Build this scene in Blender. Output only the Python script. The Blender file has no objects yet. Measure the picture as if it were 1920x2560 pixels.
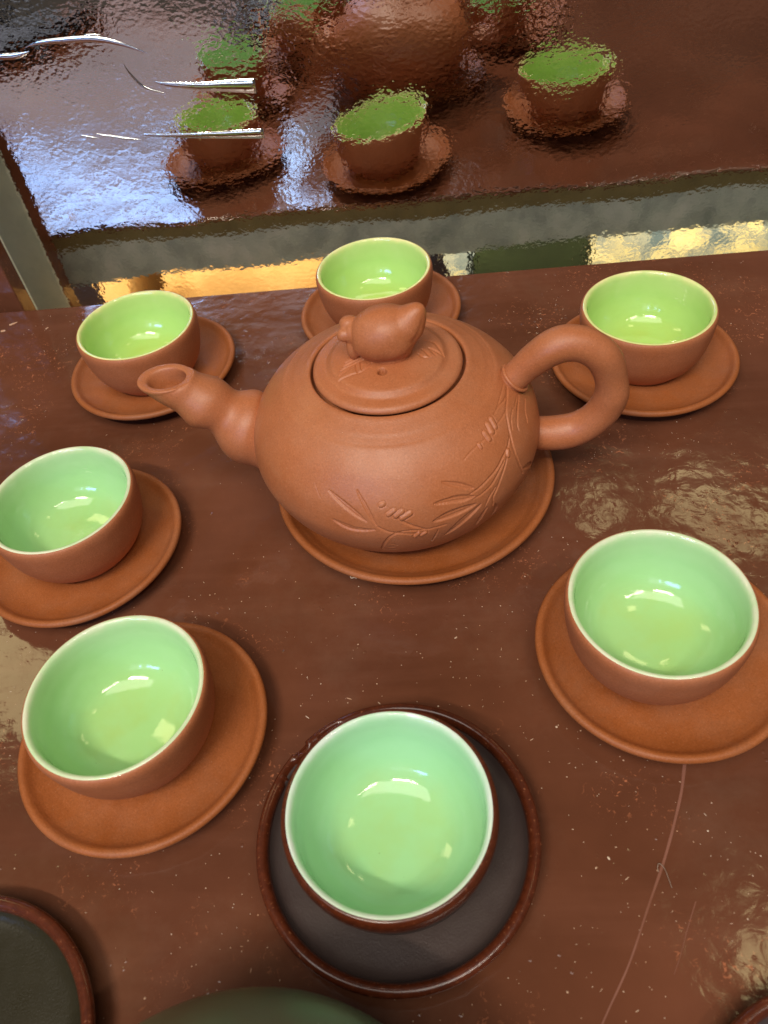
import bpy, bmesh, math, random
import numpy as np
from mathutils import Matrix, Vector, noise
random.seed(4); RNG = np.random.default_rng(7)
scene = bpy.context.scene
COL = scene.collection
CM = 0.01
PI = math.pi

# ------------------------------------------------------------------ camera
cam_d = bpy.data.cameras.new('camera'); cam = bpy.data.objects.new('camera', cam_d); COL.objects.link(cam)
cam_d.sensor_fit = 'VERTICAL'; cam_d.sensor_height = 7.5; cam_d.sensor_width = 5.625
cam_d.lens = 7.5 * 1954.5 / 2560
cam_d.clip_start = 0.01; cam_d.clip_end = 60
pitch, roll, yaw = math.radians(48.19), math.radians(-9.15), math.radians(8.1)
fw = Vector((0, math.cos(pitch), -math.sin(pitch))); up = Vector((0, math.sin(pitch), math.cos(pitch))); rt = Vector((1, 0, 0))
r2 = rt * math.cos(roll) + up * math.sin(roll); u2 = up * math.cos(roll) - rt * math.sin(roll)
M = Matrix.Rotation(yaw, 3, 'Z') @ Matrix((r2, u2, -fw)).transposed()
cam.matrix_world = Matrix.Translation((0, 0, 27.347 * CM)) @ M.to_4x4()
cam_d.dof.use_dof = True; cam_d.dof.focus_distance = 0.36; cam_d.dof.aperture_fstop = 4.0
scene.camera = cam

# ------------------------------------------------------------------ world and lamps
world = bpy.data.worlds.new('World'); scene.world = world; world.use_nodes = True
bg = world.node_tree.nodes['Background']; bg.inputs[0].default_value = (1.0, 0.86, 0.74, 1); bg.inputs[1].default_value = 0.06

def area_lamp(name, loc, target, sx, sy, power, col, spin=0.0):
    d = bpy.data.lights.new(name, 'AREA'); d.shape = 'RECTANGLE'; d.size = sx; d.size_y = sy; d.energy = power; d.color = col
    o = bpy.data.objects.new(name, d); COL.objects.link(o)
    o.location = loc
    q = (Vector(target) - Vector(loc)).to_track_quat('-Z', 'Y')
    o.rotation_euler = (q.to_matrix().to_4x4() @ Matrix.Rotation(spin, 4, 'Z')).to_euler()
    return o
POT = Vector((0, 0.25, 0))
def at(az, el, dist, o=(0, 0.25, 0)):                                            # azimuth from the viewer's side, positive to the right
    a, e = math.radians(az), math.radians(el)
    return Vector(o) + Vector((math.sin(a) * math.cos(e), -math.cos(a) * math.cos(e), math.sin(e))) * dist
area_lamp('window_daylight', at(-19, 24, 2.62), POT, 1.60, 0.95, 6.5, (0.82, 0.86, 1.0))
area_lamp('window_daylight', at(-32, 26.5, 2.58), POT, 0.74, 0.26, 10.0, (0.25, 0.48, 1.0))
area_lamp('window_daylight', at(-14, 26.5, 2.58), POT, 0.10, 0.26, 1.5, (0.30, 0.54, 1.0))
area_lamp('tube_lamp', (-0.42, -0.82, 1.60), POT, 0.70, 0.045, 17, (1.0, 0.90, 0.74))
area_lamp('tube_lamp', (0.70, -0.70, 1.70), POT, 0.75, 0.03, 5.5, (1.0, 0.90, 0.74))
area_lamp('overhead_fill', (-0.15, -0.50, 1.90), POT, 1.9, 0.8, 16, (1.0, 0.93, 0.84))  # added soft overhead fill that brightens the cup linings
area_lamp('gold_glint_fill', at(-130, 46, 1.3, (-.195, .175, 0)), POT, 0.16, 0.40, 0.9, (1.0, 0.86, 0.42))  # this and the next three are added for gold reflections on the shelf
area_lamp('gold_glint_fill', at(154, 47, 1.3, (.13, .23, 0)), POT, 0.20, 0.065, 0.20, (1.0, 0.86, 0.42))
area_lamp('gold_glint_fill', at(164, 48, 1.3, (.05, .215, 0)), POT, 0.06, 0.09, 0.08, (1.0, 0.86, 0.42))
area_lamp('gold_glint_fill', at(122, 69, 1.3, (.085, .062, 0)), POT, 0.12, 0.10, 0.2, (1.0, 0.86, 0.42))
area_lamp('under_shelf_fill', (-0.02, 0.405, -0.047), (-0.02, 0.36, -0.12), 0.9, 0.03, 1.6, (1.0, 0.87, 0.66))  # added warm fill so the carton backs show bright in the mirror

scene.view_settings.view_transform = 'Standard'; scene.view_settings.look = 'None'
scene.view_settings.exposure = 0.12; scene.view_settings.gamma = 1.0

# ------------------------------------------------------------------ node helpers and materials
class N:
    def __init__(s, name):
        s.m = bpy.data.materials.new(name); s.m.use_nodes = True
        s.t = s.m.node_tree; s.p = s.t.nodes['Principled BSDF']
        s.tc = s.t.nodes.new('ShaderNodeTexCoord')
        s.oi = s.t.nodes.new('ShaderNodeObjectInfo')
        v = s.t.nodes.new('ShaderNodeVectorMath'); v.operation = 'MULTIPLY_ADD'
        c = s.t.nodes.new('ShaderNodeCombineXYZ')
        for k in range(3): s.t.links.new(s.oi.outputs['Random'], c.inputs[k])
        s.t.links.new(c.outputs[0], v.inputs[0]); v.inputs[1].default_value = (3.1, 1.7, 2.3)
        s.t.links.new(s.tc.outputs['Object'], v.inputs[2]); s.vec = v.outputs[0]     # object space, shifted per object
        s.obj = s.tc.outputs['Object']
    def link(s, a, b): s.t.links.new(a, b)
    def noise(s, scale, detail=4, rough=.55, vec=None, dist=0.0):
        n = s.t.nodes.new('ShaderNodeTexNoise'); n.inputs['Scale'].default_value = scale
        n.inputs['Detail'].default_value = detail; n.inputs['Roughness'].default_value = rough; n.inputs['Distortion'].default_value = dist
        s.link(vec or s.vec, n.inputs['Vector']); return n.outputs['Fac']
    def voro(s, scale, vec=None, feat='F1'):
        n = s.t.nodes.new('ShaderNodeTexVoronoi'); n.feature = feat; n.inputs['Scale'].default_value = scale
        s.link(vec or s.vec, n.inputs['Vector']); return n
    def stretch(s, sc):
        n = s.t.nodes.new('ShaderNodeMapping'); n.inputs['Scale'].default_value = sc
        s.link(s.vec, n.inputs['Vector']); return n.outputs[0]
    def ramp(s, fac, stops):
        n = s.t.nodes.new('ShaderNodeValToRGB'); e = n.color_ramp.elements
        while len(e) < len(stops): e.new(.5)
        for i, (p, c) in enumerate(stops):
            e[i].position = p; e[i].color = (*c, 1) if not isinstance(c, float) else (c, c, c, 1)
        s.link(fac, n.inputs[0]); return n.outputs[0]
    def mix(s, fac, a, b, mode='MIX'):
        n = s.t.nodes.new('ShaderNodeMix'); n.data_type = 'RGBA'; n.blend_type = mode
        for v, i in ((fac, 0), (a, 6), (b, 7)):
            if isinstance(v, (int, float)): n.inputs[i].default_value = v
            elif isinstance(v, tuple): n.inputs[i].default_value = (*v, 1)
            else: s.link(v, n.inputs[i])
        return n.outputs[2]
    def math(s, op, a, b=0.0):
        n = s.t.nodes.new('ShaderNodeMath'); n.operation = op
        for v, i in ((a, 0), (b, 1)):
            if isinstance(v, (int, float)): n.inputs[i].default_value = v
            else: s.link(v, n.inputs[i])
        return n.outputs[0]
    def bump(s, h, dist, prev=None, strength=1.0):
        n = s.t.nodes.new('ShaderNodeBump'); n.inputs['Distance'].default_value = dist; n.inputs['Strength'].default_value = strength
        s.link(h, n.inputs['Height'])
        if prev is not None: s.link(prev, n.inputs['Normal'])
        return n.outputs[0]
    def sep(s, v, k):
        n = s.t.nodes.new('ShaderNodeSeparateXYZ'); s.link(v, n.inputs[0]); return n.outputs[k]
    def set(s, col=None, rough=None, normal=None, **kw):
        for key, v in (('Base Color', col), ('Roughness', rough), ('Normal', normal)):
            if v is None: continue
            if isinstance(v, (int, float)): s.p.inputs[key].default_value = v
            elif isinstance(v, tuple): s.p.inputs[key].default_value = (*v, 1)
            else: s.link(v, s.p.inputs[key])
        for k, v in kw.items(): s.p.inputs[k.replace('_', ' ')].default_value = v
        return s.m

def clay_material(name, a, b, rough=.52, spec=.4, speck=True, dust=.10):
    n = N(name)
    base = n.ramp(n.noise(55, 5, .6), [(.3, a), (.72, b)])
    if speck:
        sp = n.ramp(n.voro(900).outputs['Distance'], [(.06, 1.0), (.13, 0.0)])
        sel = n.ramp(n.noise(380, 2), [(.60, 0.0), (.66, 1.0)])
        base = n.mix(n.math('MULTIPLY', n.math('MULTIPLY', sp, sel), .8), base, (.70, .46, .30))
        base = n.mix(n.ramp(n.noise(1300, 2, .7), [(.36, .28), (.5, 0.0)]), base, tuple(x * .62 for x in a))
        base = n.mix(n.ramp(n.noise(1100, 2, .7), [(.52, 0.0), (.68, .24)]), base, tuple(min(1, x * 1.35 + .03) for x in b))
        dk = n.ramp(n.noise(2600, 2), [(.28, 1.0), (.36, 0.0)])
        base = n.mix(n.math('MULTIPLY', dk, .35), base, tuple(x * .45 for x in a))
    if dust:                                                     # thin pale dust that has settled here and there
        d = n.ramp(n.noise(30, 6, .7), [(.45, 0.0), (.75, 1.0)])
        base = n.mix(n.math('MULTIPLY', d, dust), base, (.42, .33, .24))
    nm = n.bump(n.noise(1500, 3, .65), 0.00011)
    nm = n.bump(n.noise(90, 3), 0.00012, nm)
    r = n.ramp(n.noise(90, 4), [(.3, rough - .07), (.7, rough + .08)])
    return n.set(base, r, nm, Specular_IOR_Level=spec)

M_CLAY = clay_material('red_clay', (.40, .125, .045), (.46, .155, .062))
M_POT = clay_material('teapot_clay', (.42, .130, .045), (.48, .158, .060), rough=.43, spec=.5, dust=.12)
M_SAUCER = clay_material('saucer_clay', (.31, .088, .021), (.38, .113, .030), rough=.5, spec=.35, dust=.12)
M_DARKCLAY = clay_material('charcoal_clay', (.052, .035, .033), (.060, .042, .040), rough=.42, spec=.4, speck=False, dust=.03)
M_SHADEDISH = clay_material('shaded_charcoal_clay', (.024, .020, .010), (.030, .025, .013), rough=.3, spec=.3, speck=False, dust=0)  # charcoal dish darkened to carry the shade over the lower left saucer

def glaze_material(name, tint):
    n = N(name)
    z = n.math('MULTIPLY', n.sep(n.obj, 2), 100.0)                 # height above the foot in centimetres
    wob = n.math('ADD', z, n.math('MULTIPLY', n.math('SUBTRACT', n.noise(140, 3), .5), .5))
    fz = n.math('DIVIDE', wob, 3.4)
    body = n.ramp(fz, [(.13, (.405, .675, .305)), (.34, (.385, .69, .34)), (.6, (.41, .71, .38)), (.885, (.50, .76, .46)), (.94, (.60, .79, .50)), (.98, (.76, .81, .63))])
    pool = n.ramp(n.noise(60, 3), [(.42, 0.0), (.62, 1.0)])         # glaze ran thick and yellowish at the bottom
    low = n.ramp(fz, [(.13, 1.0), (.30, 0.0)])
    col = n.mix(n.math('MULTIPLY', n.math('MULTIPLY', pool, low), .26), body, (.44, .54, .09))
    col = n.mix(n.ramp(n.noise(45, 4), [(.4, 0.0), (.75, .35)]), col, (.34, .66, .26))
    pin = n.ramp(n.voro(260).outputs['Distance'], [(.03, 1.0), (.05, 0.0)])
    pin = n.math('MULTIPLY', pin, n.ramp(n.noise(150, 1), [(.62, 0.0), (.64, 1.0)]))
    col = n.mix(1.0, col, tint, 'MULTIPLY')
    col = n.mix(n.math('MULTIPLY', pin, .7), col, (.12, .16, .05))
    nm = n.bump(n.noise(70, 2), 0.0003)
    nm = n.bump(n.noise(1, 3, .7, n.stretch((60, 60, 1500))), 0.000035, nm)       # faint throwing rings
    nm = n.bump(n.noise(500, 2), 0.000012, nm)
    return n.set(col, .07, nm, Specular_IOR_Level=.5, Coat_Weight=.3, Coat_Roughness=.03)
M_GLAZE = glaze_material('green_glaze', (1.03, 1.0, .92))
M_COOL_LIT = glaze_material('cool_lit_glaze', (.98, 1.03, 1.16))          # same glaze, cool front daylight put into the dark cup's colour
M_WARM_LIT = glaze_material('warm_lit_glaze', (1.20, 1.05, .62))            # same glaze, warm light by the mirror put into its colour

def brown_glaze():
    n = N('brown_glaze')
    c = n.ramp(n.noise(400, 4, .7), [(.3, (.065, .014, .006)), (.7, (.12, .027, .010))])
    c = n.mix(n.ramp(n.noise(900, 2), [(.66, 0.0), (.72, 1.0)]), c, (.26, .09, .04))
    return n.set(c, .22, n.bump(n.noise(500, 3), .00005), Specular_IOR_Level=.5, Coat_Weight=.4, Coat_Roughness=.12)
M_BROWN = brown_glaze()

def green_pot_glaze():
    n = N('dull_green_glaze')
    c = n.ramp(n.noise(60, 3), [(.3, (.085, .078, .046)), (.7, (.075, .105, .062))])
    return n.set(c, .35, n.bump(n.noise(300, 2), .00003), Specular_IOR_Level=.4)
M_GREENPOT = green_pot_glaze()

def paint_material():
    n = N('brown_gloss_paint')
    base = n.ramp(n.noise(9, 5, .6), [(.3, (.098, .033, .016)), (.68, (.172, .060, .031))])
    streak = n.noise(1, 4, .6, n.stretch((6, 60, 6)))
    base = n.mix(n.ramp(streak, [(.5, 0.0), (.8, .35)]), base, (.22, .085, .05))
    fl = n.ramp(n.noise(420, 3, .7, dist=1.2), [(.60, 0.0), (.67, 1.0)])             # paler red flecks where the top coat is thin
    patch = n.ramp(n.noise(22, 3), [(.52, 0.0), (.66, 1.0)])
    base = n.mix(n.math('MULTIPLY', n.math('MULTIPLY', fl, patch), .8), base, (.55, .19, .09))
    du = n.ramp(n.noise(14, 6, .75), [(.5, 0.0), (.8, 1.0)])
    base = n.mix(n.math('MULTIPLY', du, .14), base, (.32, .22, .15))
    rough = n.ramp(n.noise(25, 5, .65), [(.3, .06), (.75, .17)])
    cr = n.voro(260); sel = n.ramp(n.noise(60, 2), [(.56, 0.0), (.64, 1.0)])
    pit = n.math('MULTIPLY', n.ramp(cr.outputs['Distance'], [(.10, 1.0), (.20, 0.0)]), sel)
    nm = n.bump(n.noise(45, 2), .0006)
    nm = n.bump(n.noise(190, 3, .5, dist=.5), .00011, nm)
    nm = n.bump(pit, .00012, nm)
    return n.set(base, rough, nm, Specular_IOR_Level=.5)
M_PAINT = paint_material()

def plain(name, stops, rough=.6, scale=20, bump=.0002, bscale=80, **kw):
    n = N(name)
    return n.set(n.ramp(n.noise(scale, 6, .65), stops), rough, n.bump(n.noise(bscale, 4), bump), **kw)
M_GREY = plain('bare_grey_board', [(.25, (.60, .70, .58)), (.5, (.76, .84, .70)), (.75, (.80, .86, .72))], .7, 40)
M_EDGE = plain('grey_board_edge', [(.3, (.24, .31, .30)), (.5, (.46, .55, .52)), (.68, (.62, .70, .68))], .7, 40)
M_OLIVE = plain('olive_board_edge', [(.3, (.15, .125, .05)), (.7, (.24, .20, .085))], .6, 60)
M_YELLOW = plain('yellow_card', [(.28, (.30, .16, .05)), (.42, (.56, .33, .11)), (.7, (.70, .47, .19))], .5, 26)
M_DKGREEN = plain('dark_green_card', [(.3, (.012, .016, .010)), (.7, (.03, .045, .018))], .35, 20)
M_BLACK = plain('black_lacquer', [(.3, (.006, .006, .007)), (.7, (.012, .012, .014))], .15, 20, .0001)
M_LOWWOOD = plain('lower_shelf_wood', [(.3, (.10, .045, .02)), (.7, (.16, .075, .035))], .5, 12)
M_DUST = plain('dust_flake', [(.35, (.50, .24, .12)), (.65, (.74, .60, .46))], .8, 300)
M_FIBRE = plain('fibre', [(.3, (.26, .18, .13)), (.7, (.36, .27, .21))], .5, 300)
M_SEAM = plain('paint_run', [(.3, (.20, .075, .045)), (.7, (.27, .115, .08))], .35, 60)
def mottled():
    n = N('mottled_pale_card')
    c = n.ramp(n.noise(45, 4, .6, dist=.6), [(.36, (.10, .15, .17)), (.48, (.30, .33, .27)), (.58, (.62, .56, .26)), (.72, (.72, .68, .42))])
    return n.set(c, .4)
M_MOTTLE = mottled()

def mirror_material():
    n = N('rippled_mirror_film')
    col = n.ramp(n.noise(20, 5, .6), [(.3, (.66, .62, .58)), (.7, (.77, .73, .68))])
    v = n.stretch((1, 1, 1.25))
    big = n.noise(22, 2, .4)
    mid = n.noise(330, 2, .45, v)
    lumps = n.voro(420, v, 'SMOOTH_F1').outputs['Distance']
    sel = n.ramp(n.noise(45, 2), [(.35, .35), (.7, 1.0)])
    h = n.math('MULTIPLY', n.math('ADD', mid, n.math('MULTIPLY', lumps, .35)), sel)
    nm = n.bump(big, .00035)
    nm = n.bump(h, .00011, nm)
    return n.set(col, .035, nm, Metallic=1.0)
M_MIRROR = mirror_material()
def crease_material():
    n = N('mirror_crease')
    return n.set((.80, .80, .78), .10, n.bump(n.noise(150, 2), .0002), Metallic=1.0)
M_CREASE = crease_material()

# ------------------------------------------------------------------ mesh helpers (all numbers in centimetres)
def mesh(name, V, F, smooth=True):
    me = bpy.data.meshes.new(name)
    V = np.asarray(V, dtype=np.float64) * CM
    me.from_pydata(V.tolist(), [], F if isinstance(F, list) else F.tolist())
    if smooth: me.polygons.foreach_set('use_smooth', [True] * len(me.polygons))
    me.update(); return me
def obj(name, V, F, mat, parent=None, loc=(0, 0, 0), rotz=0.0, smooth=True):
    o = bpy.data.objects.new(name, mesh(name, V, F, smooth)); COL.objects.link(o)
    o.data.materials.append(mat); o.location = Vector(loc) * CM; o.rotation_euler = (0, 0, rotz)
    if parent: o.parent = parent
    return o
def tag(o, label=None, cat=None, group=None, kind=None):
    for k, v in (('label', label), ('category', cat), ('group', group), ('kind', kind)):
        if v: o[k] = v
    return o
def thing(name, label, cat, loc=(0, 0, 0), rotz=0.0, group=None):
    o = bpy.data.objects.new(name, None); COL.objects.link(o)
    o.empty_display_size = .02; o.location = Vector(loc) * CM; o.rotation_euler = (0, 0, rotz)
    return tag(o, label, cat, group)
def dup(root, loc, rotz, label):
    r = root.copy(); COL.objects.link(r); r.location = Vector(loc) * CM; r.rotation_euler = (0, 0, rotz); r['label'] = label
    for ch in list(root.children):
        c = ch.copy(); COL.objects.link(c); c.parent = r
        for g in list(ch.children):
            d = g.copy(); COL.objects.link(d); d.parent = c
    return r
def cr(P, n):
    """Catmull-Rom through the rows of P, n samples, evenly spaced by arc length."""
    P = np.asarray(P, float); Q = np.vstack([2 * P[0] - P[1], P, 2 * P[-1] - P[-2]])
    out = []
    for i in range(1, len(Q) - 2):
        t = np.linspace(0, 1, 24, endpoint=False)[:, None]
        a, b, c, d = Q[i - 1], Q[i], Q[i + 1], Q[i + 2]
        out.append(.5 * (2 * b + (c - a) * t + (2 * a - 5 * b + 4 * c - d) * t ** 2 + (3 * b - a - 3 * c + d) * t ** 3))
    out = np.vstack(out + [P[-1:]])
    s = np.r_[0, np.cumsum(np.linalg.norm(np.diff(out, axis=0), axis=1))]
    q = np.linspace(0, s[-1], n)
    return np.stack([np.interp(q, s, out[:, k]) for k in range(P.shape[1])], 1)
def grid_faces(R, C, wrap):
    i = np.arange(R - 1)[:, None]; j = np.arange(C if wrap else C - 1)[None, :]
    a = i * C + j; b = i * C + (j + 1) % C
    return np.stack([a, b, b + C, a + C], -1).reshape(-1, 4)
def lathe(P, th, wob=0.0, seed=0):
    """Revolve (r, z) rows; th = angles. Slight hand-made wobble."""
    P = np.asarray(P, float)
    r = np.repeat(P[:, :1], len(th), 1); z = np.repeat(P[:, 1:], len(th), 1)
    if wob:
        rg = np.random.default_rng(seed); k = np.ones_like(th)
        for m in (2, 3, 5): k = k + wob * rg.normal() * np.cos(m * th + rg.uniform(0, 6)) / m
        r = r * k
    V = np.stack([r * np.cos(th), r * np.sin(th), z], -1).reshape(-1, 3)
    return V, grid_faces(len(P), len(th), True)
TH = lambda n: np.linspace(0, 2 * PI, n, endpoint=False)
def box(x0, x1, y0, y1, z0, z1, bev=.15):
    bm = bmesh.new(); bmesh.ops.create_cube(bm, size=1)
    for v in bm.verts: v.co = Vector(((x0, x1)[v.co.x > 0], (y0, y1)[v.co.y > 0], (z0, z1)[v.co.z > 0]))
    if bev: bmesh.ops.bevel(bm, geom=list(bm.edges), offset=bev, segments=3, profile=.5, affect='EDGES')
    bm.verts.index_update()
    V = [v.co[:] for v in bm.verts]; F = [[v.index for v in f.verts] for f in bm.faces]; bm.free(); return V, F
def join(parts):
    V, F, n = [], [], 0
    for v, f in parts:
        V += [tuple(x) for x in v]; F += [[int(i) + n for i in q] for q in f]; n += len(v)
    return V, F
def tube(P, r, k=8):
    P = np.asarray(P, float); T = np.gradient(P, axis=0); T /= np.linalg.norm(T, axis=1)[:, None]
    r = np.broadcast_to(r, len(P)); up = np.array([0, 0, 1.0]); V = []
    for p, t, q in zip(P, T, r):
        a = np.cross(t, up); a = a / (np.linalg.norm(a) + 1e-9); b = np.cross(a, t)
        V += [p + q * (a * math.cos(x) + b * math.sin(x)) for x in TH(k)]
    F = grid_faces(len(P), k, True).tolist(); F.append(list(range(k))[::-1]); F.append(list(range(len(V) - k, len(V))))
    return np.array(V), F

# ------------------------------------------------------------------ the shelf, its back edge, the upright and the mirror
Y_EDGE, Y_MIR = 43.75, 48.95
shelf = obj('shelf', *box(-75, 75, -6, Y_EDGE, -.28, 0, .04), M_PAINT, smooth=False); tag(shelf, kind='structure')
obj('edge_strip', *box(-75, 75, 38, Y_EDGE - .03, -1.35, -.283, .03), M_OLIVE, shelf, smooth=False)
obj('edge_board', *box(-75, 75, 30, Y_EDGE - .06, -4.15, -1.353, .05), M_EDGE, shelf, smooth=False)
up_ = thing('upright', 'brown painted upright with a bare grey back, at the left end of the mirror', 'post', (-30.9, 45.9, -30))
obj('painted_face', *box(-2.2, 2.2, -.9, .6, 0, 75, .1), M_PAINT, up_, smooth=False)
obj('bare_back', *box(-2.15, 2.15, .603, .85, 0, 75, .05), M_GREY, up_, smooth=False)

def mirror_y(x, z):
    x = np.asarray(x, float); z = np.asarray(z, float)
    tilt = -np.tan(math.radians(.85)) * z
    low = -.0030 * .5 * np.clip(7 - z, 0, 30) ** 2
    wav = .035 * np.sin(x * .23 + 1.1) * np.sin(z * .31 + .4) + .02 * np.sin(x * .47 + z * .39)
    left = -.0009 * np.clip(-x - 15, 0, 30) ** 2 * np.clip(z - 5, 0, 10) / 10
    return Y_MIR + tilt + np.maximum(low, -.35) + wav + left
gx = np.linspace(-46, 46, 185); gz = np.linspace(-16, 18.5, 95)
GX, GZ = np.meshgrid(gx, gz); GY = mirror_y(GX, GZ)
Vf = np.stack([GX, GY, GZ], -1).reshape(-1, 3); Vb = Vf + np.array([0, .35, 0])
Ff = grid_faces(len(gz), len(gx), False); nV = len(Vf); C = len(gx); R = len(gz)
rim = list(range(C)) + [i * C + C - 1 for i in range(1, R)] + [(R - 1) * C + j for j in range(C - 2, -1, -1)] + [i * C for i in range(R - 2, 0, -1)]
side = [[a, b, b + nV, a + nV] for a, b in zip(rim, rim[1:] + rim[:1])]
mir = thing('mirror', 'rippled mirror film standing upright behind the shelf, creased at its left', 'mirror', (0, 0, 0))
obj('mirror_sheet', np.vstack([Vf, Vb]), Ff.tolist() + (Ff[:, ::-1] + nV).tolist() + side, M_MIRROR, mir)
def crease(P, w0, w1, h, blunt=False):
    P = cr(P, 40); t = np.linspace(0, 1, 40)
    w = (w0 + (w1 - w0) * t) * (1 if blunt else np.sin(PI * np.clip(t, .02, .98)) ** .6)
    if blunt: w = w * np.clip(t * 6, .05, 1) ** .7
    d = np.gradient(P, axis=0); nrm = np.stack([-d[:, 1], d[:, 0]], 1); nrm /= np.linalg.norm(nrm, axis=1)[:, None]
    V = []
    for k in np.linspace(-1, 1, 9):
        q = P + nrm * (w * k)[:, None]
        y = mirror_y(q[:, 0], q[:, 1]) + .02 - (h * w / max(w0, w1)) * (1 - k * k) * (.75 + .35 * k)
        V.append(np.stack([q[:, 0], y, q[:, 1]], -1))
    V = np.array(V).transpose(1, 0, 2).reshape(-1, 3)
    F = grid_faces(40, 9, False).tolist(); F.append(list(range(9))[::-1]); F.append(list(range(39 * 9, 40 * 9)))
    return obj('crease', V, F, M_CREASE, mir)
crease([(-25.5, 13.42), (-24.7, 13.44), (-23.76, 13.4), (-22.79, 13.54)], .21, .21, .10)
crease([(-23.26, 13.71), (-22.33, 13.9), (-20.92, 13.89), (-19.07, 13.78), (-17.58, 13.39), (-15.85, 12.6)], .22, .16, .11)
crease([(-19.57, 14.05), (-18.45, 13.93)], .1, .1, .1)
crease([(-17.8, 12.47), (-17.56, 11.81), (-16.99, 11.03), (-15.82, 10.52)], .09, .09, .1)
crease([(-16.72, 11.47), (-15.89, 11.1), (-13.72, 10.72), (-12.31, 10.6), (-10.44, 10.42)], .09, .46, .20, True)
crease([(-21.94, 8.74), (-20.72, 8.38)], .07, .07, .08)
crease([(-20.97, 8.72), (-19.46, 8.33), (-18.08, 8.03)], .09, .09, .1)
crease([(-18.76, 8.5), (-16.96, 8.2), (-14.01, 7.92), (-10.56, 7.7)], .09, .34, .15, True)

# goods on the lower shelf: the mirror shows their backs through the gap behind the shelf
low = obj('lower_shelf', *box(-75, 75, -6, 43, -18.5, -16.5, .1), M_LOWWOOD, smooth=False); tag(low, kind='structure')
def carton(name, x0, x1, z1, mat, label, lid_mat=None):
    t = thing(name, label, 'box', ((x0 + x1) / 2, 31, -16.5), 0, None); h = (x1 - x0) / 2
    obj('side_wall', *box(-h, h, -5, 5, 0, z1, .12), mat, t, smooth=False)
    obj('lid', *box(-h - .1, h + .1, -5.1, 5.1, z1 + .003, z1 + .7, .1), lid_mat or mat, t, smooth=False)
    return t
carton('carton', -30.9, -28.3, 8.8, M_YELLOW, 'narrow yellow carton seen in the mirror beside the upright, under the shelf')
carton('carton', -25.6, -3.2, 8.8, M_YELLOW, 'long yellow carton under the shelf, seen in the mirror left of the middle cup')
carton('carton', .3, 2.4, 8.8, M_MOTTLE, 'slim pale carton under the shelf, seen in the mirror beside the middle cup')
carton('carton', 2.8, 12.0, 8.8, M_DKGREEN, 'dark green carton under the shelf, seen in the mirror right of the middle cup')
carton('carton', 12.5, 46.0, 8.8, M_MOTTLE, 'long mottled yellow and grey carton under the shelf, seen in the mirror at right')

tray = thing('tray', 'black glossy tray seen only in the top left corner of the mirror', 'tray', (-52, 6, 0), math.radians(-45))
obj('tray_base', *box(-14, 14, -9, 9, 0, .5, .2), M_BLACK, tray, smooth=False)
obj('tray_edge', *join([box(-14.4, 14.4, 9.003, 9.6, 0, 1.6, .2), box(-14.4, 14.4, -9.6, -9.003, 0, 1.6, .2)]), M_BLACK, tray, smooth=False)

# ------------------------------------------------------------------ saucers
def saucer_profile(R, floor_r, k=1.0):
    return [(0, .50), (floor_r * .6, .50), (floor_r, .52), (floor_r + (R - floor_r) * .45, .60), (R - .62 * k, .78), (R - .42 * k, .92), (R - .30 * k, 1.05), (R - .17 * k, 1.105), (R - .05 * k, 1.06), (R, .95), (R - .05 * k, .84), (R - .2 * k, .74), (R - .7, .56), (floor_r + .3, .28), (floor_r + .12, .05), (floor_r, 0), (floor_r - .25, .02), (floor_r - .4, .2), (0.3, .22), (0, .22)]
def make_saucer(label, loc, R=4.73, floor_r=2.6, group='clay saucers under the cups', seed=1, rz=0):
    s = thing('saucer', label, 'saucer', loc, rz, group)
    obj('dish', *lathe(cr(saucer_profile(R, floor_r), 90), TH(120), .0035, seed), M_SAUCER, s)
    return s
G_S = 'clay saucers under the cups'; G_C = 'green lined teacups'
SAU = {  # label, centre
 'A': ('red clay saucer under the cup at the back left, behind the teapot spout', (-16.87, 35.65, 0)),
 'B': ('red clay saucer under the cup right behind the teapot, nearest the mirror edge', (-3.89, 39.35, 0)),
 'C': ('red clay saucer under the cup behind the teapot handle', (10.0, 33.3, 0)),
 'D': ('red clay saucer under the cup that the left picture edge cuts, below the spout', (-17.45, 22.6, 0)),
 'E': ('red clay saucer at the front left, with most of its floor showing below the cup', (-12.22, 13.15, 0)),
 'G': ('red clay saucer at the right edge of the picture, in front of the handle', (7.4, 16.0, 0)),
}
s0 = None
for i, (k, (lab, loc)) in enumerate(SAU.items()):
    if s0 is None: s0 = make_saucer(lab, loc)
    else: dup(s0, loc, 1.3 * i + .4, lab)
pot_s = thing('teapot_saucer', 'large red clay saucer that carries the teapot', 'saucer', (-1.96, 25.77, 0))
obj('dish', *lathe(cr(saucer_profile(6.51, 4.7, 1.1), 110), TH(180), .002, 5), M_SAUCER, pot_s)

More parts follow.
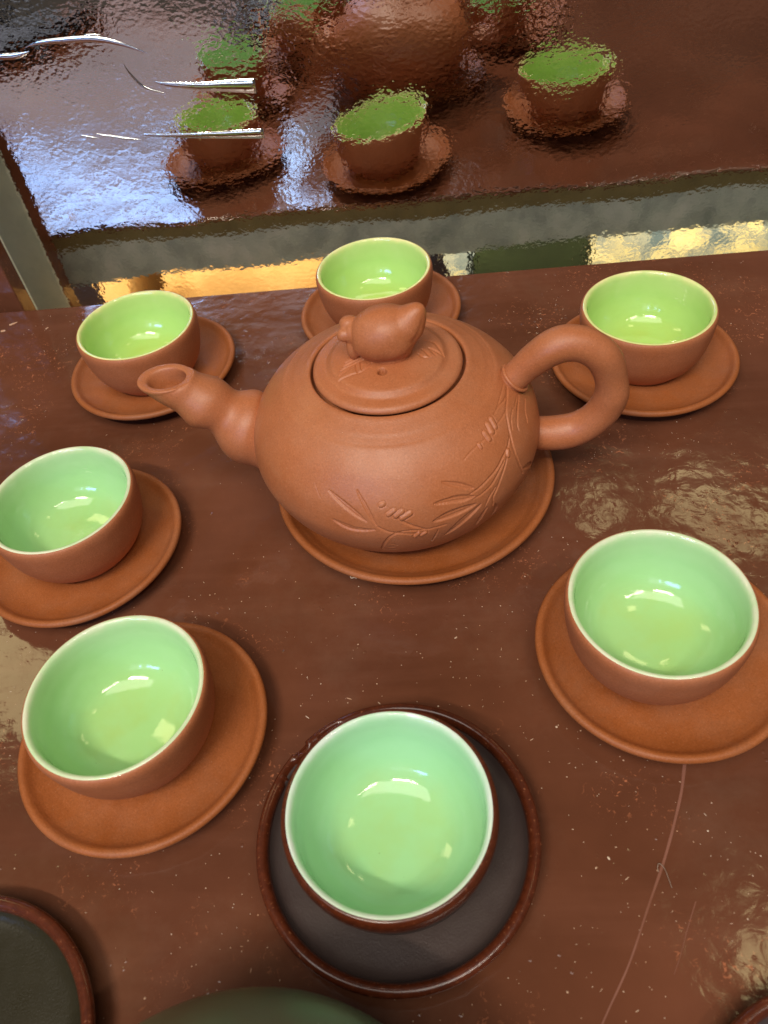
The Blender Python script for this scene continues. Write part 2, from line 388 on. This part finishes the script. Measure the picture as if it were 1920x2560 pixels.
def dark_saucer(label, loc, R=4.73, chips=(), rz=0, seed=3, group='charcoal saucers with brown rims', dish=None):
    s = thing('dark_saucer', label, 'saucer', loc, rz, group)
    P = cr([(0, .48), (2.5, .48), (3.7, .50), (4.1, .58), (4.30, .78), (4.37, .90)], 50) * np.array([R / 4.73, 1])
    P = np.vstack([P, cr(np.array([(4.66, .86), (4.60, .72), (4.3, .5), (3.2, .1), (3.0, 0), (2.8, .05), (2.6, .2), (0, .2)]) * np.array([R / 4.73, 1]), 40)])
    obj('dish', *lathe(P, TH(140)), dish or M_DARKCLAY, s)
    Q = cr(np.array([(4.30, .80), (4.33, .94), (4.42, 1.06), (4.55, 1.10), (4.67, 1.05), (4.73, .93), (4.71, .83), (4.64, .76)]) * np.array([R / 4.73, 1]), 26)
    th = TH(420); V, F = lathe(Q, th, .0015, seed)
    if chips:
        rg = np.random.default_rng(2); an = np.arctan2(V[:, 1], V[:, 0])
        for a, w, d, side_ in chips:
            da = np.abs((an - a + PI) % (2 * PI) - PI) * R
            rr = np.hypot(V[:, 0], V[:, 1]); e = np.clip((rr - R * .95) / (R * .05) * side_ + .55, 0, 1)
            jag = 1 + .5 * np.sin(an * 140) * np.sin(an * 61 + 1)
            k = np.clip(1 - (da / (w * jag)) ** 4, 0, 1) * e
            V[:, 2] -= d * k * (V[:, 2] > .8); V[:, :2] *= (1 - side_ * .010 * k)[:, None]
    obj('rim', V, F, M_BROWN, s)
    return s
dark_saucer('charcoal saucer with glossy brown rim, chipped at its upper left, in front of the teapot', (-2.6, 9.12, 0), chips=((2.16, .55, .10, -1), (2.42, .3, .14, 1), (2.62, .45, .12, -1)))
dark_saucer('charcoal saucer with brown rim, cut off by the lower left corner of the picture', (-16.35, 2.35, 0), R=5.0, rz=.8, dish=M_SHADEDISH)
dark_saucer('charcoal saucer with brown rim, only a sliver at the lower right corner of the picture', (9.6, .25, 0), R=4.6, rz=2.1)

# ------------------------------------------------------------------ cups (base of a cup is the saucer floor, z = .5)
CUP_OUT = [(0, .12), (1.7, .12), (1.95, .0), (2.15, .0), (2.28, .10), (2.42, .28), (2.72, .62), (3.02, 1.2), (3.20, 1.9), (3.29, 2.6), (3.31, 2.95), (3.28, 3.15), (3.22, 3.25), (3.15, 3.275), (3.08, 3.22)]
CUP_IN = [(3.195, 3.262), (3.15, 3.292), (3.08, 3.285), (3.00, 3.20), (2.955, 3.0), (2.91, 2.5), (2.80, 1.9), (2.56, 1.36), (2.27, .99), (1.92, .74), (1.55, .60), (1.1, .51), (.6, .46), (0, .45)]
def make_cup(label, loc, rz, clay=M_CLAY, rim=None, seed=2, glaze=M_GLAZE):
    c = thing('teacup', label, 'cup', loc, rz, G_C)
    obj('cup_wall', *lathe(cr(CUP_OUT, 90), TH(140), .003, seed), clay, c)
    obj('glaze_lining', *lathe(cr(CUP_IN, 90), TH(140), .003, seed), glaze, c)
    if rim:
        Q = cr([(3.335, 2.66), (3.34, 2.9), (3.315, 3.14), (3.25, 3.26), (3.18, 3.298), (3.12, 3.28)], 24)
        obj('rim_band', *lathe(Q, TH(140), .003, seed), rim, c)
    return c
CUPS = {
 'A': ('green lined clay cup at the back left, behind the teapot spout', (-16.95, 35.56, .5)),
 'B': ('green lined clay cup right behind the teapot, nearest the mirror edge', (-3.98, 39.22, .5)),
 'C': ('green lined clay cup behind the teapot handle at the right', (9.98, 33.57, .5)),
 'D': ('green lined clay cup cut by the left picture edge, below the teapot spout', (-17.36, 22.78, .5)),
 'E': ('green lined clay cup at the front left, yellowish glaze pooled at its bottom', (-12.34, 13.16, .5)),
 'G': ('green lined clay cup at the right edge, in front of the teapot handle', (6.95, 16.10, .5)),
}
first = {}
for i, (k, (lab, loc)) in enumerate(CUPS.items()):
    g = 'back' if k in 'ABC' else 'near'
    if g not in first: first[g] = make_cup(lab, loc, .3 + 1.9 * i, seed=2 + i, glaze=M_WARM_LIT if g == 'back' else M_GLAZE)
    else: dup(first[g], loc, 1.9 * i + .3, lab)
make_cup('green lined charcoal cup with glossy brown rim, on the charcoal saucer in front', (-2.58, 8.94, .48), 1.0, M_DARKCLAY, M_BROWN, 6, M_COOL_LIT)

# ------------------------------------------------------------------ the teapot
PZ = .52; PROT = math.radians(-4)
pot = thing('teapot', 'round red clay teapot with carved bamboo, knobbly spout and peach knob', 'teapot', (-2.55, 25.77, PZ), PROT)
BODY = [(3.55, .50), (3.9, .55), (4.3, .75), (5.1, 1.4), (5.8, 2.4), (6.2, 3.4), (6.27, 4.2), (6.02, 5.2), (5.4, 6.1), (4.62, 6.78), (4.32, 6.95), (4.1, 7.06), (3.95, 7.145), (3.8, 7.215), (3.6, 7.31), (3.42, 7.40), (3.30, 7.43), (3.22, 7.40), (3.19, 7.28), (3.18, 6.95), (2.7, 6.93)]
STROKES = [('g',0.055,[(-0.199,6.56),(-0.303,6.48),(-0.407,6.39),(-0.477,6.24),(-0.55,5.89),(-0.604,5.35),(-0.603,4.68),(-0.574,4.01)]),('g',0.03,[(-0.201,6.68),(-0.358,6.66),(-0.53,6.57)]),('g',0.035,[(-0.212,6.57),(-0.324,6.52),(-0.459,6.58),(-0.555,6.57)]),('g',0.035,[(-0.401,6.37),(-0.495,6.35),(-0.594,6.34)]),('g',0.03,[(-0.713,6.31),(-0.819,6.27),(-0.919,6.23),(-1.015,6.11)]),('g',0.035,[(-0.354,6.21),(-0.455,6.1),(-0.52,5.85)]),('g',0.05,[(-0.191,6.14),(-0.341,6.02),(-0.439,5.82),(-0.467,5.63)]),('g',0.045,[(-0.17,5.84),(-0.272,5.73),(-0.34,5.45)]),('g',0.03,[(-0.206,6.2),(-0.358,6.16)]),('g',0.05,[(-0.575,5.81),(-0.646,5.6),(-0.721,5.47),(-0.795,5.3),(-0.892,5.15),(-0.984,5.02),(-1.054,4.97)]),('g',0.05,[(-0.682,5.37),(-0.723,5.19),(-0.793,4.85),(-0.855,4.46),(-0.885,4.23),(-0.889,3.79)]),('g',0.045,[(-0.722,5.34),(-0.796,5.13),(-0.883,4.85),(-0.968,4.73),(-1.032,4.71)]),('g',0.045,[(-0.851,4.65),(-0.914,4.38),(-0.953,4.05)]),('l',0.12,[(-1.207,5.76),(-1.106,5.48),(-1.012,5.14)]),('l',0.16,[(-1.289,5.12),(-1.17,5.05),(-1.026,4.81)]),('l',0.18,[(-1.311,4.36),(-1.185,4.46),(-1.023,4.43)]),('l',0.18,[(-1.238,3.28),(-1.118,3.88),(-0.983,4.28)]),('l',0.12,[(-1.004,2.9),(-0.975,3.58),(-0.938,3.93)]),('l',0.12,[(-0.858,2.74),(-0.852,3.3),(-0.867,3.78)]),('b',0.09,[(-0.603,6.54),(-0.628,6.33)]),('b',0.1,[(-0.663,6.51),(-0.681,6.3)]),('b',0.09,[(-0.738,6.4),(-0.74,6.2)]),('b',0.06,[(-0.838,6.26),(-0.839,6.16)]),('b',0.08,[(-0.654,5.5),(-0.672,5.37)]),('l',0.14,[(-0.566,4.25),(-0.485,3.97),(-0.406,3.54)]),('l',0.13,[(-1.991,5.63),(-1.855,5.2),(-1.729,4.65)]),('l',0.085,[(-1.79,5.81),(-1.726,5.22),(-1.666,4.44)]),('l',0.12,[(-1.953,4.48),(-1.824,4.21),(-1.68,4.25)]),('g',0.02,[(-2.107,5.73),(-2.043,5.25)]),('g',0.05,[(-1.663,4.42),(-1.595,4.14),(-1.521,4.01),(-1.424,3.88)]),('g',0.05,[(-1.674,2.61),(-1.64,3.32),(-1.592,3.85),(-1.505,4.12),(-1.354,4.02),(-1.236,4.02)]),('g',0.06,[(-1.539,4.83),(-1.469,4.45),(-1.369,4.05)]),('g',0.02,[(-1.618,5.44),(-1.571,5.18)]),('g',0.04,[(-1.288,3.85),(-1.331,2.95)]),('b',0.08,[(-1.631,5.34),(-1.615,5.38)]),('b',0.08,[(-1.588,4.97),(-1.549,5.12)]),('b',0.09,[(-1.542,4.89),(-1.501,5.05)]),('b',0.09,[(-1.506,4.77),(-1.451,4.94)]),('b',0.07,[(-1.437,3.73),(-1.412,3.9)]),('b',0.07,[(-1.398,3.75),(-1.37,3.85)]),('g',0.035,[(-1.609,3.32),(-1.557,3.12)]),('g',0.035,[(-1.626,2.89),(-1.577,2.91)]),('g',0.04,[(-1.674,2.61),(-1.626,2.51),(-1.574,2.6)])]
LIDLINES = [[(-1.88,-1.42),(-1.41,-1.25),(-0.88,-1.08),(-0.56,-0.66)],[(-1.82,-0.9),(-0.91,-0.39)],[(-1.71,-0.68),(-0.94,-0.27)],[(-1.65,-0.46),(-1.02,-0.14)],[(-1.85,-1.2),(-1.29,-0.65),(-0.93,-0.46)],[(-1.19,-0.66),(-1.12,-1.13)],[(-1.01,-0.45),(-0.94,-1.0)],[(1.54,0.68),(1.98,0.46),(2.35,-0.37)],[(1.31,-0.25),(1.52,-0.47),(1.77,-0.42),(1.48,0.04)],[(1.73,0.13),(2.01,-0.34)],[(1.78,0.13),(2.35,-0.37)]]
def smooth_line(P, n=None):
    P = np.asarray(P, float)
    if len(P) == 2: P = np.vstack([P[0], P.mean(0), P[1]])
    return cr(P, n or 6 * len(P))
def carve(V, nrm, paths):
    """Displace vertices along nrm by gouged lines, leaves and raised beads. paths: (kind, width, Nx3 polyline)"""
    D = np.zeros(len(V))
    for kind, w, L in paths:
        lo = L.min(0) - .4; hi = L.max(0) + .4
        idx = np.where(((V > lo) & (V < hi)).all(1))[0]
        if not len(idx): continue
        X = V[idx]; best = np.full(len(idx), 9.0); tt = np.zeros(len(idx))
        n = len(L) - 1
        for k in range(n):
            a, b = L[k], L[k + 1]; ab = b - a
            u = np.clip(((X - a) @ ab) / (ab @ ab + 1e-9), 0, 1)
            d = np.linalg.norm(X - a - u[:, None] * ab, axis=1)
            m = d < best; best[m] = d[m]; tt[m] = (k + u[m]) / n
        if kind == 'g':
            ww = w * (.55 + .45 * np.sin(PI * np.clip(tt, 0, 1)))
            q = np.clip(1 - (best / (ww * 1.15)) ** 2, 0, 1) ** .7
            D[idx] = np.minimum(D[idx], -.85 * w * q)
        elif kind == 'l':
            ww = w * np.sin(PI * np.clip(tt * .93 + .04, 0, 1)) ** .75 + .004
            q = np.clip(1 - best / ww, 0, 1)
            D[idx] = np.minimum(D[idx], -.085 * q ** .3 + np.where(q > 0, .045 * np.clip(1 - best / .035, 0, 1), 0))
        else:
            ww = w * 1.15
            D[idx] = np.where(best < ww, .055 * np.sqrt(np.clip(1 - (best / ww) ** 2, 0, 1)), np.where(best < ww * 1.5, np.minimum(D[idx], -.018), D[idx]))
    return V + nrm * D[:, None]
Pb = cr(BODY, 330)
th = np.r_[np.linspace(-2.3, -.02, 620), np.linspace(-.02, 2 * PI - 2.3, 170)[1:-1]]
V, F = lathe(Pb, th)
T = np.gradient(Pb, axis=0); T /= np.linalg.norm(T, axis=1)[:, None]
nr, nz = T[:, 1], -T[:, 0]
NV = np.stack([nr[:, None] * np.cos(th), nr[:, None] * np.sin(th), np.repeat(nz[:, None], len(th), 1)], -1).reshape(-1, 3)
iz = np.argsort(Pb[:250, 1]); bz, br = Pb[:250, 1][iz], Pb[:250, 0][iz]
paths = []
for kind, w, pts in STROKES:
    q = smooth_line([(a - PROT, z) for a, z in pts]); r = np.interp(q[:, 1], bz, br)
    paths.append((kind, w, np.stack([r * np.cos(q[:, 0]), r * np.sin(q[:, 0]), q[:, 1]], 1)))
V = carve(V, NV, paths); V[:, 2] -= PZ
obj('pot_body', V, F, M_POT, pot)

SPOUT = [(-4.6, 3.35, 1.70, 1.70), (-5.75, 3.62, 1.72, 1.72), (-6.2, 3.80, 1.64, 1.66), (-6.75, 4.08, 1.72, 1.70), (-7.15, 4.42, 1.56, 1.55), (-7.52, 4.90, 1.16, 1.18), (-7.74, 5.14, 1.06, 1.10), (-8.05, 5.36, 1.18, 1.20),
 (-8.40, 5.62, 1.25, 1.25), (-8.74, 5.95, 1.08, 1.09), (-9.0, 6.2, 1.0, 1.01), (-9.35, 6.52, 1.05, 1.0), (-9.65, 6.80, 1.15, .98), (-9.77, 6.93, 1.22, .99), (-9.79, 7.0, 1.17, .94), (-9.76, 7.0, 1.02, .80), (-9.70, 6.93, .88, .68), (-9.56, 6.7, .82, .62), (-9.35, 6.4, .78, .62), (-9.0, 6.05, .66, .62), (-8.4, 5.55, .5, .5), (-8.1, 5.3, .02, .02)]
def sweep_spout(S, n=170, k=72):
    S = cr(np.array(S, float), n); V = []; ph = TH(k)
    for s, z, ra, rb, ang in S:
        # ang: 90 = ring upright (path level); smaller = ring leans until it lies flat at the mouth
        a = math.radians(ang)
        V.append(np.stack([s + ra * np.cos(ph) * math.sin(a), rb * np.sin(ph), z + ra * np.cos(ph) * math.cos(a)], 1))
    return np.vstack(V), grid_faces(n, k, True)
ring = [10, 12, 18, 27, 35, 44, 46, 47, 46, 45, 47, 60, 78, 86, 90, 90, 88, 76, 62, 52, 46, 46]
V, F = sweep_spout([(s, z - PZ, a, b, d) for (s, z, a, b), d in zip(SPOUT, ring)])
# lumpy, hand-pressed knobs
nz_ = np.array([noise.noise(Vector(p) * .9) for p in V]); V = V + (V - np.array([-8, 0, 5])) * (nz_ * .012)[:, None]
spout = obj('spout', V, F, M_POT, pot)

HAND = [(4.3, 5.75, .60), (4.9, 6.25, .60), (5.25, 6.62, .60), (5.55, 6.98, .585), (6.0, 7.48, .66), (6.55, 7.95, .72), (7.15, 8.15, .73), (7.85, 8.05, .71), (8.5, 7.6, .69), (8.88, 6.95, .67), (9.08, 6.2, .66), (9.12, 5.55, .70), (8.95, 4.85, .70), (8.5, 4.15, .68), (7.9, 3.66, .70), (7.25, 3.42, .75), (6.6, 3.38, .74), (6.1, 3.42, .72), (5.4, 3.5, .72)]
H = cr(np.array(HAND), 130); tg = np.gradient(H[:, :2], axis=0); tg /= np.linalg.norm(tg, axis=1)[:, None]
ph = TH(48); V = []
for (s, z, r), (tx, tz) in zip(H, tg):
    V.append(np.stack([s - tz * r * np.cos(ph), r * 1.02 * np.sin(ph), z - PZ + tx * r * np.cos(ph)], 1))
V = np.vstack(V)
nz_ = np.array([noise.noise(Vector(p) * .8 + Vector((3, 1, 2))) for p in V])
ctr = np.repeat(np.stack([H[:, 0], 0 * H[:, 0], H[:, 1] - PZ], 1), 48, 0); V = V + (V - ctr) * (nz_ * .09)[:, None]
hand = obj('handle', V, grid_faces(130, 48, True), M_POT, pot)
# clay collar pressed round the upper handle joint
L = np.stack([5.20 - .80 * .60 * np.cos(TH(60)), .64 * np.sin(TH(60)), 6.52 - PZ + .56 * np.cos(TH(60)) * .78], 1)
tubeV, tubeF = tube(np.vstack([L, L[:2]]), .075, 10); obj('joint_ring', tubeV, tubeF, M_POT, hand)

LID = [(0, 8.02), (.8, 8.02), (1.5, 7.98), (2.05, 7.92), (2.28, 7.86), (2.42, 7.74), (2.55, 7.66), (2.75, 7.63), (2.92, 7.60), (3.03, 7.53), (3.085, 7.43), (3.06, 7.33), (2.95, 7.28), (2.6, 7.26), (2.55, 6.4)]
Pl = cr(LID, 150); thl = TH(520); V, F = lathe(Pl, thl)
lr, lz = Pl[:75, 0], Pl[:75, 1]
def lid_pt(x, y):
    c, s = math.cos(-PROT), math.sin(-PROT); x, y = c * x - s * y, s * x + c * y
    r = math.hypot(x, y); return (x, y, float(np.interp(r, lr, lz)))
lp = []
for q in LIDLINES:
    q = smooth_line(q); lp.append(('g', .062, np.array([lid_pt(*p) for p in q])))
topm = (np.repeat(np.arange(150), 520) < 80)
Vt = carve(V[topm], np.tile([0, 0, 1.0], (topm.sum(), 1)), lp)
hx, hy, _ = lid_pt(-.13, -1.22)
d = np.hypot(Vt[:, 0] - hx, Vt[:, 1] - hy); Vt[:, 2] -= .7 * np.clip((.185 - d) / .03, 0, 1) + .03 * np.clip((.25 - d) / .07, 0, 1)
V[topm] = Vt; V[:, 2] -= PZ
lid = obj('lid', V, F, M_POT, pot)
# peach knob with leafy stem end: one fused lump of clay
KN = cr(np.array([(-1.34, 8.80, .04), (-1.28, 8.80, .36), (-1.06, 8.81, .74), (-.6, 8.84, 1.03), (0, 8.90, 1.14), (.55, 8.98, 1.08), (.95, 9.06, .88), (1.22, 9.10, .56), (1.31, 9.12, .25), (1.33, 9.13, .03)]), 70)
TP = cr(np.array([(.35, 9.05, .02), (.36, 9.05, .86), (.72, 9.22, .88), (1.02, 9.42, .76), (1.25, 9.68, .58), (1.42, 9.90, .42), (1.53, 10.05, .28), (1.58, 10.12, .16), (1.60, 10.16, .03)]), 50)
def lump(K):
    tg = np.gradient(K[:, :2], axis=0); tg /= np.linalg.norm(tg, axis=1)[:, None]; ph = TH(64); V = []
    for (s, z, r), (tx, tz) in zip(K, tg):
        cleft = 1 - .06 * np.exp(-((ph - 4.05) / .13) ** 2)          # the fruit's seam, low on its front
        V.append(np.stack([s - tz * r * cleft * np.cos(ph), r * cleft * 1.02 * np.sin(ph), z - PZ + tx * r * cleft * np.cos(ph)], 1))
    return np.vstack(V), grid_faces(len(K), 64, True)
kV, kF = lump(KN); tV, tF = lump(TP)
kn = np.array([noise.noise(Vector(p) * 1.6) for p in kV]); kV = kV + (kV - np.array([.2, 0, 8.5])) * (kn * .03)[:, None]
def blob(c, r):
    V, F = lathe([(r[0] * math.sin(a), -math.cos(a)) for a in np.linspace(.001, PI - .001, 16)], TH(24))
    V[:, 1] *= r[1] / r[0]; V[:, 2] *= r[2]; return V + np.array([c[0], c[1], c[2] - PZ]), F
parts = [(kV, kF), (tV, tF), blob((-1.55, -.16, 9.02), (.31, .30, .29)), blob((-1.36, .24, 9.26), (.42, .38, .32)), blob((-1.2, .05, 9.0), (.40, .56, .48)), blob((-1.25, -.1, 8.4), (.32, .42, .62)), blob((.15, 0, 8.05), (.95, .85, .25))]
kv, kf = join(parts)
knob = obj('knob', kv, kf, M_POT, lid)
md = knob.modifiers.new('fuse', 'REMESH'); md.mode = 'VOXEL'; md.voxel_size = .04 * CM; md.use_smooth_shade = True
ms = knob.modifiers.new('soften', 'SMOOTH'); ms.factor = .5; ms.iterations = 9

# ------------------------------------------------------------------ second pot at the bottom edge, on its saucer
s2 = thing('teapot_saucer', 'brown saucer under the dull green pot at the bottom edge of the picture', 'saucer', (-5.35, -2.2, 0))
obj('dish', *lathe(cr(saucer_profile(6.45, 4.7, 1.1), 110), TH(160), .002, 9), M_SAUCER, s2)
p2 = thing('green_pot', 'dull dark green round pot, cut off by the bottom edge of the picture', 'pot', (-5.6, -2.25, .5))
obj('pot_body', *lathe(cr([(0, .0), (3.9, .0), (4.4, .3), (5.3, 1.2), (6.0, 2.3), (6.3, 3.4), (6.2, 4.5), (5.5, 5.6), (4.6, 6.4), (3.4, 6.9)], 90), TH(140)), M_GREENPOT, p2)
obj('lid', *lathe(cr([(3.38, 6.75), (3.36, 6.98), (3.2, 7.08), (2.0, 7.4), (.8, 7.55), (0, 7.58)], 40), TH(100)), M_GREENPOT, p2)

# ------------------------------------------------------------------ marks, dust and fibres on the paint
def strip(P, w, h):
    P = cr(P, 70); d = np.gradient(P[:, :2], axis=0); n = np.stack([-d[:, 1], d[:, 0]], 1); n /= np.linalg.norm(n, axis=1)[:, None]
    t = np.linspace(0, 1, 70); ww = w * (1 - .55 * t) * (1 + .15 * np.sin(t * 31) * np.sin(t * 17)); V = []
    for k in (-1, -.7, -.35, 0, .35, .7, 1):
        V.append(np.stack([P[:, 0] + n[:, 0] * ww * k, P[:, 1] + n[:, 1] * ww * k, np.full(70, .001 + h * (.45 + .55 * abs(k)) * (1 - abs(k) ** 6))], 1))
    return np.array(V).transpose(1, 0, 2).reshape(-1, 3), grid_faces(70, 7, False)
obj('paint_run', *strip([(7.55, 12.0), (7.40, 11.6), (7.03, 10.54), (6.19, 8.73), (5.27, 7.06), (4.42, 5.52), (3.61, 4.32), (3.2, 3.7)], .055, .022), M_SEAM, shelf)
obj('paint_run', *strip([(6.76, 7.22), (6.5, 6.75), (6.25, 6.29), (5.95, 5.7), (5.66, 5.21)], .016, .012), M_SEAM, shelf)
tv, tf = tube(cr([(5.80, 8.10, .03), (5.79, 8.22, .05), (5.83, 8.33, .08), (5.90, 8.32, .09), (6.0, 8.18, .07), (6.06, 7.92, .05), (6.11, 7.62, .03)], 40), .011, 6)
tag(obj('fibre', tv, tf, M_FIBRE), 'tiny hooked fibre lying across the long scratch at the lower right', 'fibre')
tv, tf = tube(cr([(-4.80, 20.56, .05), (-4.83, 20.46, .05), (-4.76, 20.40, .07), (-4.66, 20.44, .06), (-4.58, 20.40, .05), (-4.55, 20.46, .04)], 30), .032, 7)
tag(obj('crumb', tv, tf, M_DUST), 'curled pale crumb against the lower left of the teapot saucer', 'crumb')
DV, DF = [], []
def flake(x, y, sx, sy, a, h):
    n = len(DV); k = 6
    for i in range(k):
        q = 2 * PI * i / k; r = 1 + random.uniform(-.3, .3)
        X, Y = sx * r * math.cos(q), sy * r * math.sin(q)
        DV.append((x + X * math.cos(a) - Y * math.sin(a), y + X * math.sin(a) + Y * math.cos(a), .004))
    DV.append((x, y, .004 + h))
    for i in range(k): DF.append([n + i, n + (i + 1) % k, n + k])
for _ in range(5200):
    x, y = random.uniform(-34, 26), 43.5 * random.random() ** 1.25 - .5
    dens = .22 + 1.5 * noise.noise(Vector((x * .22, y * .22, 4))) + .9 * noise.noise(Vector((x * .7, y * .7, 1))) + (.5 if y < 20 else 0) + (.25 if x > 0 else 0)
    if random.random() > dens: continue
    s = random.choice((.014, .016, .018, .020, .024, .030)) * random.uniform(.8, 1.25)
    if random.random() < .09: flake(x, y, s * 3.2, s * .55, random.uniform(0, PI), s * .5)
    else: flake(x, y, s, s * random.uniform(.6, 1), random.uniform(0, PI), s * .8)
for x, y, a, b, r in ((4.31, 8.55, .075, .035, 2.2), (3.86, 8.26, .05, .03, 1.0), (3.2, 13.2, .05, .05, 0), (-.35, 17.2, .07, .035, .6), (4.6, 8.9, .04, .025, .3), (-28.2, 42.3, .3, .1, .6), (-28.6, 41.6, .22, .12, .2), (-28.0, 36.0, .28, .08, .5), (-25.6, 41.5, .16, .05, .9)):
    flake(x, y, a, b, r, .03)
dust = obj('dust', DV, DF, M_DUST, smooth=False); tag(dust, 'pale dust and lint scattered over the brown shelf', 'dust', kind='stuff')
